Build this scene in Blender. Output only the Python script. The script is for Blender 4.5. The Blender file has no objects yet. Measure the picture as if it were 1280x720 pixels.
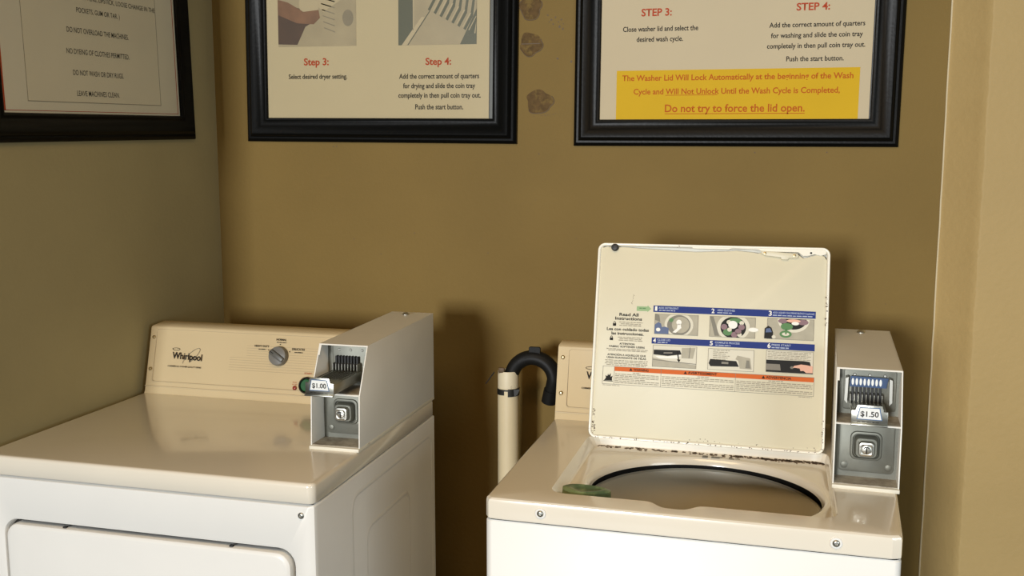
import bpy, bmesh, math, random
from mathutils import Vector, Matrix
random.seed(7)
scene = bpy.context.scene
C = bpy.context.collection
PI = math.pi

# ------------------------------------------------------------------ camera
cam_d = bpy.data.cameras.new('camera'); cam = bpy.data.objects.new('camera', cam_d); C.objects.link(cam)
cam_d.sensor_width = 36.0; cam_d.lens = 1213.7 / 1280 * 36.0; cam_d.clip_start = 0.02
YAW, PITCH = .263, .1311
fw = Vector((-math.sin(YAW) * math.cos(PITCH), math.cos(YAW) * math.cos(PITCH), -math.sin(PITCH)))
rt = Vector((math.cos(YAW), math.sin(YAW), 0)); up = rt.cross(fw)
cam.matrix_world = Matrix(((rt.x, up.x, -fw.x, 1.5503), (rt.y, up.y, -fw.y, -2.5019), (rt.z, up.z, -fw.z, 1.4989), (0, 0, 0, 1)))
scene.camera = cam

# ------------------------------------------------------------------ world, lights, exposure
world = bpy.data.worlds.new('world'); scene.world = world; world.use_nodes = True
bg = world.node_tree.nodes['Background']; bg.inputs[0].default_value = (1.0, .80, .52, 1); bg.inputs[1].default_value = .008

def area_light(name, loc, target, sx, sy, power, color):
    l = bpy.data.lights.new(name, 'AREA'); l.shape = 'RECTANGLE'; l.size = sx; l.size_y = sy; l.energy = power; l.color = color
    o = bpy.data.objects.new(name, l); C.objects.link(o); o.location = loc
    o.rotation_euler = (Vector(target) - Vector(loc)).to_track_quat('-Z', 'Y').to_euler()
    return o
area_light('window_daylight', (-.45, -11.0, 2.1), (1.1, -.6, .95), 1.35, 1.9, 880, (.96, .985, 1.0))
area_light('room_fill', (3.3, -3.0, 1.35), (.1, -.5, 1.15), 1.2, 1.1, 25, (.86, .95, 1.0))  # unseen fill added to brighten the left wall and dryer side
area_light('overhead_fill', (1.15, -1.95, 2.42), (1.15, -1.75, 0), 1.0, .6, 14, (1.0, .66, .32))  # unseen warm lamp added overhead to tint machine tops and back wall
vs = scene.view_settings
vs.view_transform = 'Standard'; vs.look = 'None'; vs.gamma = 1; vs.use_curve_mapping = False; vs.exposure = 0.0

# ------------------------------------------------------------------ materials
def nodes_of(m): return m.node_tree.nodes, m.node_tree.links
def mat(name, col, rough=.5, metal=0.0, coat=0.0, var=0.0, vscale=6.0, bump=0.0, bscale=60.0, spec=.5, dirt=None, dscale=8.0, dlo=.55, dhi=.75):
    m = bpy.data.materials.new(name); m.use_nodes = True
    N, L = nodes_of(m); b = N['Principled BSDF']
    b.inputs['Base Color'].default_value = (*col, 1); b.inputs['Roughness'].default_value = rough
    b.inputs['Metallic'].default_value = metal; b.inputs['Coat Weight'].default_value = coat; b.inputs['Coat Roughness'].default_value = .08
    b.inputs['Specular IOR Level'].default_value = spec
    tc = N.new('ShaderNodeTexCoord')
    last = None
    if var:
        n = N.new('ShaderNodeTexNoise'); n.inputs['Scale'].default_value = vscale; n.inputs['Detail'].default_value = 5
        L.new(tc.outputs['Object'], n.inputs['Vector'])
        r = N.new('ShaderNodeValToRGB'); r.color_ramp.elements[0].position = .3; r.color_ramp.elements[1].position = .7
        r.color_ramp.elements[0].color = (*[c * (1 - var) for c in col], 1); r.color_ramp.elements[1].color = (*[min(1, c * (1 + var)) for c in col], 1)
        L.new(n.outputs['Fac'], r.inputs['Fac']); last = r.outputs['Color']
    if dirt:
        n = N.new('ShaderNodeTexNoise'); n.inputs['Scale'].default_value = dscale; n.inputs['Detail'].default_value = 8; n.inputs['Roughness'].default_value = .7
        L.new(tc.outputs['Object'], n.inputs['Vector'])
        r = N.new('ShaderNodeValToRGB'); r.color_ramp.elements[0].position = dlo; r.color_ramp.elements[1].position = dhi
        r.color_ramp.elements[0].color = (0, 0, 0, 1); r.color_ramp.elements[1].color = (1, 1, 1, 1)
        L.new(n.outputs['Fac'], r.inputs['Fac'])
        mx = N.new('ShaderNodeMix'); mx.data_type = 'RGBA'; L.new(r.outputs['Color'], mx.inputs['Factor'])
        if last: L.new(last, mx.inputs['A'])
        else: mx.inputs['A'].default_value = (*col, 1)
        mx.inputs['B'].default_value = (*dirt, 1); last = mx.outputs['Result']
    if last: L.new(last, b.inputs['Base Color'])
    if bump:
        n = N.new('ShaderNodeTexNoise'); n.inputs['Scale'].default_value = bscale; n.inputs['Detail'].default_value = 6
        L.new(tc.outputs['Object'], n.inputs['Vector'])
        bp = N.new('ShaderNodeBump'); bp.inputs['Strength'].default_value = bump; bp.inputs['Distance'].default_value = .004
        L.new(n.outputs['Fac'], bp.inputs['Height']); L.new(bp.outputs['Normal'], b.inputs['Normal'])
    return m
M = {
 'wall': mat('wall_paint_shaded', (.200, .132, .040), .6, var=.08, vscale=2.2, bump=.18, bscale=90, spec=.1),  # same paint as the right wall, darkened: alcove shade put into the colour
 'wall_l': mat('wall_paint_lightened', (.37, .325, .18), .6, var=.07, vscale=2.2, bump=.18, bscale=90, spec=.12),  # lightened, greyer copy of the wall paint: room light put into the colour
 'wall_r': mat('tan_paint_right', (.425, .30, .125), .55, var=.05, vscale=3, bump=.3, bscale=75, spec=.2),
 'ceil': mat('ceiling_paint', (.55, .47, .34), .8, var=.04),
 'floor': mat('floor_tile', (.05, .042, .03), .6, var=.2, vscale=4),
 'enamel': mat('white_enamel', (.79, .775, .725), .42, coat=.12, var=.015, bump=.02, bscale=160),
 'top': mat('white_enamel_top', (.77, .71, .59), .2, coat=.6, var=.02, vscale=4, bump=.012, bscale=120),
 'console': mat('almond_console_plastic', (.64, .515, .31), .42, var=.02, bump=.05, bscale=400),
 'console_line': mat('console_line', (.50, .41, .26), .5),
 'lid': mat('cream_lid_enamel', (.64, .59, .43), .45, var=.02, bump=.02),
 'lid_rim': mat('white_lid_rim', (.82, .78, .66), .35, coat=.1, dirt=(.16, .08, .04), dscale=30, dlo=.66, dhi=.72),
 'coin_white': mat('coin_box_white_paint', (.76, .74, .67), .38, var=.03, bump=.05, bscale=250),
 'coin_edge': mat('coin_box_worn_base', (.70, .66, .54), .45, dirt=(.22, .15, .08), dscale=40, dlo=.62, dhi=.7),
 'grime': mat('worn_coin_box_floor', (.42, .39, .32), .5, dirt=(.14, .10, .06), dscale=35, dlo=.4, dhi=.7),
 'steel': mat('brushed_steel', (.36, .355, .31), .34, metal=1, var=.08, vscale=40, bump=.04, bscale=200),
 'steel_plate': mat('zinc_plate', (.18, .18, .15), .5, metal=.6, var=.12, vscale=18, bump=.05),
 'chrome': mat('chrome', (.50, .49, .44), .36, metal=1),
 'brass': mat('brassy_screw', (.45, .36, .20), .35, metal=.9),
 'black': mat('black_plastic', (.012, .012, .012), .4),
 'dark': mat('dark_gap', (.015, .013, .010), .8),
 'frame': mat('black_frame_moulding', (.004, .004, .0036), .3, coat=.0, spec=.07, bump=.05, bscale=120),
 'paper': mat('cream_paper', (.53, .44, .285), .6, spec=.2, var=.03, vscale=3, bump=.04, bscale=8),
 'paper_l': mat('white_paper', (.72, .70, .62), .6, var=.04, vscale=3, bump=.05, bscale=7),
 'paper_l2': mat('white_inner_sheet', (.72, .69, .59), .6, var=.04, vscale=4),
 'ink': mat('black_ink', (.014, .012, .010), .6, spec=.15),
 'grey_ink': mat('grey_ink', (.20, .18, .14), .6),
 'small_ink': mat('fine_print_grey', (.30, .265, .19), .6),
 'red_ink': mat('red_ink', (.42, .06, .02), .6, spec=.15),
 'orange_ink': mat('orange_red_ink', (.45, .10, .005), .6, spec=.15),
 'yellow': mat('yellow_print', (.60, .37, .01), .6, spec=.15, var=.03),
 'blue': mat('blue_print', (.006, .024, .17), .5, spec=.2),
 'orange': mat('orange_print', (.60, .12, .015), .5, spec=.15),
 'white_ink': mat('white_print', (.80, .78, .70), .5),
 'pale_blue_ink': mat('pale_band_print', (.35, .40, .52), .5),
 'pic': mat('picture_grey', (.36, .325, .23), .5, var=.08, vscale=60),
 'pic2': mat('picture_light_grey', (.62, .58, .45), .5),
 'pic3': mat('picture_mid_grey', (.16, .145, .10), .5),
 'pic_dark': mat('picture_dark', (.012, .011, .009), .5, spec=.15),
 'pic_green': mat('picture_green', (.05, .17, .03), .5),
 'pic_lgreen': mat('picture_pale_green', (.24, .38, .16), .5),
 'pic_purple': mat('picture_mauve', (.20, .105, .12), .5),
 'pic_blue': mat('picture_blue', (.05, .085, .19), .5),
 'pic_skin': mat('picture_skin', (.70, .38, .26), .5),
 'ph_bg': mat('photo_beige', (.36, .29, .18), .5, var=.1, vscale=14),
 'ph_grey': mat('photo_grey', (.22, .18, .12), .5, var=.1, vscale=30),
 'ph_brown': mat('photo_brown', (.07, .035, .02), .5, var=.1, vscale=30),
 'ph_skin': mat('photo_skin', (.19, .09, .045), .5, var=.2, vscale=30),
 'ph_teal': mat('photo_slate', (.085, .085, .05), .5),
 'ph_light': mat('photo_light', (.46, .37, .23), .5),
 'knob': mat('grey_knob', (.17, .165, .15), .4),
 'knob_d': mat('dark_grey_knob_grip', (.10, .10, .09), .4),
 'green': mat('green_button', (.02, .10, .035), .3),
 'disp': mat('green_dispenser', (.22, .29, .13), .4, dirt=(.08, .13, .06), dscale=14, dlo=.5, dhi=.6),
 'led': mat('red_lamp_lens', (.25, .03, .015), .3),
 'hose': mat('black_rubber_hose', (.008, .008, .0075), .5, spec=.2, bump=.1, bscale=60),
 'pipe': mat('cream_pvc_pipe', (.66, .56, .36), .45, var=.03, vscale=7),
 'pipe_top': mat('pipe_collar_smeared_paint', (.68, .60, .42), .5, dirt=(.12, .08, .05), dscale=28, dlo=.56, dhi=.66),
 'tape': mat('black_tape', (.012, .012, .010), .5),
 'tub': mat('basket_enamel', (.72, .66, .52), .35, var=.04, vscale=5),
 'rubber': mat('black_rubber', (.01, .01, .01), .5),
 'label_blue': mat('slot_label_blue', (.02, .06, .16), .4),
 'label_white': mat('price_label_white', (.76, .78, .76), .5),
 'label_edge': mat('price_label_blue_edge', (.06, .13, .26), .5),
 'stain': mat('brown_adhesive_stain', (.105, .062, .022), .6, var=.25, vscale=60, spec=.1, dirt=(.17, .11, .032), dscale=45, dlo=.5, dhi=.62),
 'stain_d': mat('dark_stain_edge', (.10, .06, .025), .6),
 'rust': mat('rust_speck', (.09, .055, .03), .8),
 'caulk': mat('cream_caulk', (.60, .50, .32), .45),
}
gm = bpy.data.materials.new('picture_glass'); gm.use_nodes = True
N, L = nodes_of(gm); N.remove(N['Principled BSDF'])
tr = N.new('ShaderNodeBsdfTransparent'); tr.inputs[0].default_value = (.97, .97, .95, 1)
gl = N.new('ShaderNodeBsdfGlossy'); gl.inputs['Roughness'].default_value = .16
fr = N.new('ShaderNodeFresnel'); fr.inputs[0].default_value = 1.25
mx = N.new('ShaderNodeMixShader'); 
ge = N.new('ShaderNodeNewGeometry'); mt = N.new('ShaderNodeMath'); mt.operation = 'SUBTRACT'; mt.use_clamp = True; L.new(fr.outputs[0], mt.inputs[0]); L.new(ge.outputs['Backfacing'], mt.inputs[1]); L.new(mt.outputs[0], mx.inputs[0])
L.new(tr.outputs[0], mx.inputs[1]); L.new(gl.outputs[0], mx.inputs[2])
L.new(mx.outputs[0], N['Material Output'].inputs[0]); M['glass'] = gm

# ------------------------------------------------------------------ helpers
def tag(o, label=None, cat=None, group=None, kind=None):
    if label: o['label'] = label
    if cat: o['category'] = cat
    if group: o['group'] = group
    if kind: o['kind'] = kind
    return o
def empty(name, loc, rot=(0, 0, 0), parent=None):
    o = bpy.data.objects.new(name, None); C.objects.link(o); o.location = loc; o.rotation_euler = rot; o.empty_display_size = .05
    if parent: o.parent = parent
    return o

class MB:
    def __init__(s): s.bm = bmesh.new()
    def _add(s, sub, M4=None):
        if M4 is not None: bmesh.ops.transform(sub, matrix=M4, verts=sub.verts)
        t = bpy.data.meshes.new('t'); sub.to_mesh(t); sub.free(); s.bm.from_mesh(t); bpy.data.meshes.remove(t); return s
    def box(s, x0, x1, y0, y1, z0, z1, bev=0, seg=2, M4=None):
        b = bmesh.new(); bmesh.ops.create_cube(b, size=1)
        for v in b.verts: v.co = Vector(((x0 + x1) / 2 + v.co.x * (x1 - x0), (y0 + y1) / 2 + v.co.y * (y1 - y0), (z0 + z1) / 2 + v.co.z * (z1 - z0)))
        if bev: bmesh.ops.bevel(b, geom=b.edges[:], offset=bev, segments=seg, profile=.5, affect='EDGES')
        return s._add(b, M4)
    def prism(s, pts, axis, a0, a1, bev=0, seg=1, M4=None):
        # pts: 2D outline; axis 'x': pts=(y,z); 'y': pts=(x,z); 'z': pts=(x,y)
        b = bmesh.new()
        def P(p, a): return (a, p[0], p[1]) if axis == 'x' else (p[0], a, p[1]) if axis == 'y' else (p[0], p[1], a)
        v0 = [b.verts.new(P(p, a0)) for p in pts]; v1 = [b.verts.new(P(p, a1)) for p in pts]
        f0 = b.faces.new(v0); f1 = b.faces.new(v1[::-1]); n = len(pts)
        for i in range(n): b.faces.new((v0[i], v1[i], v1[(i + 1) % n], v0[(i + 1) % n]))
        bmesh.ops.recalc_face_normals(b, faces=b.faces)
        if bev: bmesh.ops.bevel(b, geom=list({e for f in (f0, f1) for e in f.edges}), offset=bev, segments=seg, profile=.5, affect='EDGES')
        return s._add(b, M4)
    def lathe(s, prof, loc=(0, 0, 0), axis='z', n=32, M4=None):
        b = bmesh.new(); rings = []
        for r, h in prof:
            ring = []
            for i in range(n):
                a = 2 * PI * i / n; c, q = r * math.cos(a), r * math.sin(a)
                p = (c, q, h) if axis == 'z' else (c, h, q) if axis == 'y' else (h, c, q)
                ring.append(b.verts.new(Vector(p) + Vector(loc)))
            rings.append(ring)
        for k in range(len(rings) - 1):
            for i in range(n): b.faces.new((rings[k][i], rings[k][(i + 1) % n], rings[k + 1][(i + 1) % n], rings[k + 1][i]))
        if prof[0][0] > 0: b.faces.new(rings[0][::-1])
        if prof[-1][0] > 0: b.faces.new(rings[-1])
        bmesh.ops.remove_doubles(b, verts=b.verts, dist=1e-7)
        bmesh.ops.recalc_face_normals(b, faces=b.faces)
        return s._add(b, M4)
    def tube(s, path, rad, n=14, M4=None):
        b = bmesh.new(); rings = []; P = [Vector(p) for p in path]
        rads = rad if isinstance(rad, (list, tuple)) else [rad] * len(P)
        ref = None
        for i, p in enumerate(P):
            t = (P[min(i + 1, len(P) - 1)] - P[max(i - 1, 0)]).normalized()
            if ref is None: ref = t.orthogonal().normalized()
            ref = (ref - t * ref.dot(t)).normalized(); q = t.cross(ref)
            rings.append([b.verts.new(p + (ref * math.cos(2 * PI * k / n) + q * math.sin(2 * PI * k / n)) * rads[i]) for k in range(n)])
        for k in range(len(rings) - 1):
            for i in range(n): b.faces.new((rings[k][i], rings[k][(i + 1) % n], rings[k + 1][(i + 1) % n], rings[k + 1][i]))
        b.faces.new(rings[0][::-1]); b.faces.new(rings[-1])
        bmesh.ops.recalc_face_normals(b, faces=b.faces)
        return s._add(b, M4)
    def loops(s, loops, cap0=False, cap1=False):
        b = bmesh.new(); R = [[b.verts.new(p) for p in l] for l in loops]; n = len(R[0])
        for k in range(len(R) - 1):
            for i in range(n): b.faces.new((R[k][i], R[k][(i + 1) % n], R[k + 1][(i + 1) % n], R[k + 1][i]))
        if cap0: b.faces.new(R[0][::-1])
        if cap1: b.faces.new(R[-1])
        bmesh.ops.recalc_face_normals(b, faces=b.faces)
        return s._add(b)
    def build(s, name, m, parent=None, smooth=True, angle=.6):
        me = bpy.data.meshes.new(name); s.bm.to_mesh(me); s.bm.free(); me.materials.append(m)
        if smooth:
            me.polygons.foreach_set('use_smooth', [True] * len(me.polygons)); me.set_sharp_from_angle(angle=angle)
        o = bpy.data.objects.new(name, me); C.objects.link(o)
        if parent: o.parent = parent
        return o

def rrect(x0, x1, y0, y1, r, n=6):
    out = []
    for cx, cy, a0 in ((x1 - r, y1 - r, 0), (x0 + r, y1 - r, PI / 2), (x0 + r, y0 + r, PI), (x1 - r, y0 + r, 3 * PI / 2)):
        for k in range(n + 1):
            a = a0 + PI / 2 * k / n; out.append((cx + r * math.cos(a), cy + r * math.sin(a)))
    return out
def ell(cx, cy, a, b, n=28, a0=0, a1=2 * PI):
    return [(cx + a * math.cos(a0 + (a1 - a0) * k / n), cy + b * math.sin(a0 + (a1 - a0) * k / n)) for k in range(n if a1 - a0 > 6.2 else n + 1)]
def flat(name, polys, m, parent, y, th=.0004, smooth=False):
    """flat print on the local XZ plane facing -y"""
    mb = MB()
    for p in polys: mb.prism(p, 'y', y - th, y)
    o = mb.build(name, m, parent, smooth)
    if len(polys) > 2: o['kind'] = 'stuff'
    return o
def rect(x0, x1, z0, z1): return [(x0, z0), (x1, z0), (x1, z1), (x0, z1)]

def text(items, m, parent, y, name='lettering', bold=.012):
    """items: (string, centre x, baseline z, width, cap height, slope) -> one mesh on the local XZ plane facing -y"""
    out = []
    for it in items:
        s, cx, bz, w, ch = it[:5]; slope = it[5] if len(it) > 5 else 0
        cu = bpy.data.curves.new('t', 'FONT'); cu.body = s; cu.size = 1; cu.offset = bold; cu.resolution_u = 3; cu.fill_mode = 'FRONT'
        o = bpy.data.objects.new('t', cu); C.objects.link(o)
        me = bpy.data.meshes.new_from_object(o.evaluated_get(bpy.context.evaluated_depsgraph_get()))
        bpy.data.objects.remove(o); bpy.data.curves.remove(cu)
        xs = [v.co.x for v in me.vertices]; x0, x1 = min(xs), max(xs)
        kx = w / (x1 - x0); kz = ch / .729
        for v in me.vertices:
            lx = (v.co.x - (x0 + x1) / 2) * kx
            v.co = Vector((cx + lx, y, bz + v.co.y * kz + lx * slope))
        me.materials.clear(); me.materials.append(m); me.name = name
        o = bpy.data.objects.new(name, me); C.objects.link(o); o.parent = parent; out.append(o)
    return out
def fine_print(rows, m, parent, y, name='fine_print', h=.0011):
    """illegible small print: rows (x0,x1,z) broken into word sized dashes"""
    mb = MB(); rnd = random.Random(3)
    for x0, x1, z in rows:
        x = x0
        while x < x1:
            w = min(rnd.uniform(.004, .011), x1 - x)
            mb.prism(rect(x, x + w, z, z + h * rnd.uniform(.8, 1.1)), 'y', y - .0002, y); x += w + .0014
    return tag(mb.build(name, m, parent, False), kind='stuff')

# ------------------------------------------------------------------ the setting
def noisy_wall(name, m, o, ax, u0, u1, v0, v1, w0, w1): pass
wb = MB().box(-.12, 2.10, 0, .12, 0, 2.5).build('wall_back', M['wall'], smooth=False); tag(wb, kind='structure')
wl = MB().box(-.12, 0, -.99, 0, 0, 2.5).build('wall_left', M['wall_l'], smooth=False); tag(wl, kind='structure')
tag(MB().box(-.12, 3.4, -4.2, .12, -.1, 0).build('floor', M['floor'], smooth=False), kind='structure')
tag(MB().box(-.12, 3.4, -2.6, .12, 2.5, 2.6).build('ceiling', M['ceil'], smooth=False), kind='structure')
# right wall: the alcove's return with a hand-plastered rounded arris, then the face towards the room
XR, XE, YE = 1.938, 2.005, -.070
prof = [(XE - .010, YE + .0105)] + [(XE + .0055 - .0075 * math.cos(a) + .002, YE + .0035 - .0035 * math.sin(a)) for a in [PI / 4 + PI / 4 * k / 5 for k in range(6)]]
outline = [(XR - .004, .02), (XR - .004, -.001), (XR + .004, -.005)] + prof + [(XE + .03, YE), (3.4, YE), (3.4, .02)]
zs = [2.5 * i / 260 for i in range(261)]
rn = random.Random(5); off = 0
bm = bmesh.new(); rings = []
for z in zs:
    off = off * .5 + rn.uniform(-.0011, .0011)
    if rn.random() < .05: off += rn.choice((-1, 1)) * .0015
    ring = []
    for i, (x, y) in enumerate(outline):
        k = 1 if 4 <= i <= 9 else 0
        ring.append(bm.verts.new((x + k * off * .9, y - k * abs(off) * .5, z)))
    rings.append(ring)
n = len(outline)
for a, b in zip(rings, rings[1:]):
    for i in range(n): bm.faces.new((a[i], a[(i + 1) % n], b[(i + 1) % n], b[i]))
bm.faces.new(rings[0][::-1]); bm.faces.new(rings[-1]); bmesh.ops.recalc_face_normals(bm, faces=bm.faces)
mb = MB(); mb.bm.free(); mb.bm = bm
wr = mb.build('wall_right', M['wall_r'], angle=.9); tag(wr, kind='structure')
# caulk bead up the corner between back wall and return
path = [(XR - .005 + random.uniform(-.0006, .0006), -.001, z * .05) for z in range(50)]
tag(MB().tube(path, .0020, 8).build('trim_1', M['caulk']), kind='structure')
# stains left by glued hooks, between the two signs (flat marks on the paint)
def blot(cx, cz, r, seed, sx=1.0):
    q = random.Random(seed); ph = [q.uniform(0, 6.28) for _ in range(4)]
    return [(cx + sx * r * (1 + .08 * math.sin(3 * a + ph[0]) + .06 * math.sin(5 * a + ph[1]) + .03 * math.sin(9 * a + ph[2])) * math.cos(a),
             cz + r * (1 + .08 * math.sin(3 * a + ph[0]) + .06 * math.sin(5 * a + ph[1])) * math.sin(a)) for a in [2 * PI * k / 40 for k in range(40)]]
for i, (cx, cz, r, sx) in enumerate(((.926, 1.889, .030, .95), (.9269, 1.797, .029, 1.0), (.9499, 1.650, .030, 1.15))):
    flat('stain', [blot(cx, cz, r, i + 2, sx)], M['stain'], wb, 0, .0004)
    o = MB(); pts = blot(cx + .001, cz - .001, r * 1.01, i + 2, sx); q = random.Random(i); s0 = (16, 22, 24)[i]
    o.tube([(x, -.0006, z) for x, z in pts[s0:] + pts[:4]], .0011, 5).build('stain_edge', M['stain_d'], wb)
flat('stain', [rect(.902, .952, 1.7965, 1.7985)], M['stain_d'], wb, -.0004, .0003)
sp = MB(); q = random.Random(11)
def speck(x, z, r): sp.prism([(x + r * q.uniform(.5, 1.2) * math.cos(a), z + r * q.uniform(.5, 1.3) * math.sin(a)) for a in [k * PI / 4 for k in range(8)]], 'y', -.0006, 0)
for x, z in ((.972, 1.868), (.981, 1.857), (.992, 1.862), (1.0, 1.85), (1.008, 1.856), (.986, 1.845), (1.003, 1.838), (1.013, 1.845), (1.012, 1.833), (.976, 1.851), (.998, 1.758), (1.034, 1.7496)):
    speck(x, z, q.uniform(.0015, .0032))
for x, z in ((.3635, 1.536), (.3732, 1.536), (.60, 1.30), (.42, 1.28), (.50, 1.24), (1.50, 1.517), (1.67, 1.517), (.81, 1.25), (.95, 1.515)): speck(x, z, .0018)
for _ in range(26): speck(q.uniform(.93, 1.0), q.uniform(1.612, 1.62), .0008)
for _ in range(14): speck(q.uniform(.3, 1.9), q.uniform(1.15, 1.5), .0011)
tag(sp.build('speck', M['stain_d'], wb, False), kind='stuff')

# ------------------------------------------------------------------ framed signs
def moulding(x0, x1, z0, z1, iw, depth):
    # profile across the moulding, from wall-side outer edge to inner lip: (inset, y)
    pr = [(0, 0), (0, -.010), (.003, -.014), (.008, -.017), (.013, -.0165), (.016, -depth + .004), (.022, -depth), (.030, -depth + .001), (.042, -.0165), (iw - .012, -.0145), (iw - .006, -.0165), (iw - .002, -.0155), (iw, -.012), (iw, 0)]
    return [[(x0 + i, y, z0 + i), (x1 - i, y, z0 + i), (x1 - i, y, z1 - i), (x0 + i, y, z1 - i)] for i, y in pr]
def framed(label, loc, rot, W, H, iw, paper, x0=None, px0=None, px1=None, pz0=None, pz1=None, glazed=True):
    t = empty('framed_sign', loc, rot); tag(t, label, 'sign')
    a, b = (-W / 2, W / 2) if x0 is None else x0
    MB().loops(moulding(a, b, 0, H, iw, .026)).build('frame', M['frame'], t, angle=.5)
    MB().box(a + .005, b - .005, -.004, -.001, .005, H - .005).build('backing', M['black'], t, False)
    p = MB().box(px0, px1, -.008, -.0042, pz0, pz1).build('paper', paper, t, False)
    if glazed: MB().box(a + iw - .001, b - iw + .001, -.0135, -.0120, iw - .001, H - iw + .001).build('glass_pane', M['glass'], t, False)
    return t, p
YP = -.0082
r2 = math.radians
# middle sign (dryer steps)
sm, pm = framed('black framed dryer instruction sign with Step 3 and Step 4, centre of back wall', (.4977, 0, 1.5462), (0, r2(.8), 0), .786, .62, .0655, M['paper'], px0=-.330, px1=.3165, pz0=.0655, pz1=.556)
S_mid = [("Step 3:", -.1790, .2087, .0745, .0193), ("Step 4:", .1754, .2062, .0719, .0187)]
T_mid = [("Select desired dryer setting.", -.1752, .1720, .1757, .0130), ("Add the correct amount of quarters", .1768, .1703, .2249, .0135), ("for drying and slide the coin tray", .1772, .1452, .2027, .0136),
  ("completely in then pull coin tray out.", .1782, .1201, .2321, .0137), ("Push the start button.", .1782, .0896, .1354, .0137)]
text(S_mid, M['red_ink'], pm, YP - .0004, 'heading', .024); text(T_mid, M['ink'], pm, YP - .0004, bold=.017)
ph = flat('photo', [rect(-.2925, -.0595, .259, .436)], M['ph_bg'], pm, YP, .0005)
yy = YP - .0006
flat('photo_shape', [[(-.155, .35), (-.105, .38), (-.105, .436), (-.175, .436), (-.178, .37)]], M['ph_light'], pm, yy, .0002)
flat('photo_shape', [[(-.2925, .266), (-.235, .264), (-.210, .312), (-.175, .330), (-.172, .345), (-.2925, .380)]], M['ph_brown'], pm, yy - .0002, .0002)
flat('photo_shape', [[(-.2925, .345), (-.235, .322), (-.185, .318), (-.166, .335), (-.170, .356), (-.215, .352), (-.262, .378), (-.2925, .386)]], M['ph_skin'], pm, yy - .0004, .0002)
flat('photo_shape', [ell(-.198, .374, .030, .040, 24)], M['ph_light'], pm, yy - .0003, .0002)
flat('photo_shape', [ell(-.0835, .333, .016, .022, 20)], M['ph_grey'], pm, yy, .0002)
flat('photo_shape', [[(-.16 + .002 * k, .35 - .016 * k + .008), (-.122, .338 - .016 * k + .008), (-.122, .335 - .016 * k + .008), (-.16 + .002 * k, .347 - .016 * k + .008)] for k in range(-3, 4)], M['ph_grey'], pm, yy, .0002)
flat('photo', [rect(.0625, .2815, .258, .436)], M['ph_teal'], pm, YP, .0005)
flat('photo_shape', [[(.072, .258), (.236, .258), (.262, .31), (.2815, .35), (.2815, .436), (.103, .436), (.104, .300)]], M['ph_bg'], pm, yy, .0002)
flat('photo_shape', [[(.104, .296), (.1065, .302), (.1065, .436), (.104, .436)], [(.072, .258), (.088, .258), (.138, .330), (.128, .330)]], M['ph_light'], pm, yy - .0002, .0002)
flat('photo_shape', [[(.088, .258), (.091, .258), (.153, .345), (.150, .345)]], M['ph_teal'], pm, yy - .0004, .0002)
sl = []
for k in range(8):
    x, z = .152 + k * .0165, .345 - k * .0085
    pts = [(x, z), (x + .020, z + .035), (x + .030, z + .09 + .004 * k), (x + .024, z + .09 + .004 * k), (x + .013, z + .038), (x - .006, z + .004)]
    sl.append([(min(px_, .281), min(pz_, .436)) for px_, pz_ in pts])
flat('photo_shape', sl, M['ph_teal'], pm, yy - .0004, .0002)
flat('photo_shape', [[(min(a_ + .008, .281), b_) for a_, b_ in s_[:2]] + [(min(s_[1][0] + .012, .281), s_[1][1]), (min(s_[0][0] + .011, .281), s_[0][1])] for s_ in sl], M['ph_light'], pm, yy - .0006, .0002)
# right sign (washer steps)
sr, pr_ = framed('black framed washer instruction sign with yellow warning strip, right on back wall', (1.4374, 0, 1.5324), (0, r2(.45), 0), .786, .62, .0665, M['paper'], px0=-.3265, px1=.3235, pz0=.0665, pz1=.555, glazed=False)
text([("STEP 3:", -.1884, .3210, .0753, .0184), ("STEP 4:", .1847, .3238, .0768, .0176)], M['red_ink'], pr_, YP - .0004, 'heading', .024)
text([("Close washer lid and select the", -.1782, .2839, .1863, .0127), ("desired wash cycle.", -.1789, .2586, .1152, .0127), ("Add the correct amount of quarters", .1945, .2849, .2195, .0121),
  ("for washing and slide the coin tray", .1950, .2602, .2107, .0121), ("completely in then pull coin tray out.", .1941, .2354, .2256, .0122), ("Push the start button.", .1938, .2045, .1324, .0122)], M['ink'], pr_, YP - .0004, bold=.016)
flat('warning_strip', [rect(-.2848, .2985, .0668, .188)], M['yellow'], pr_, YP, .0005)
text([("The Washer Lid Will Lock Automatically at the beginning of the Wash", .0068, .1626, .5543, .0145), ("Cycle and Will Not Unlock Until the Wash Cycle is Completed,", .0069, .1288, .4959, .0145), ("Do not try to force the lid open.", .0074, .0847, .3374, .0194)], M['orange_ink'], pr_, YP - .0008, 'warning_lettering', .020)
flat('underline', [rect(-.1607, -.0328, .1255, .1268), rect(-.1612, .1763, .0795, .0812)], M['orange_ink'], pr_, YP - .0005, .0003)
# two photo tiles at the top of the sheet, out of the photograph's frame
for x in (-.29, .07): flat('photo', [rect(x, x + .22, .375, .53)], M['ph_bg'], pr_, YP, .0005)
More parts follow.
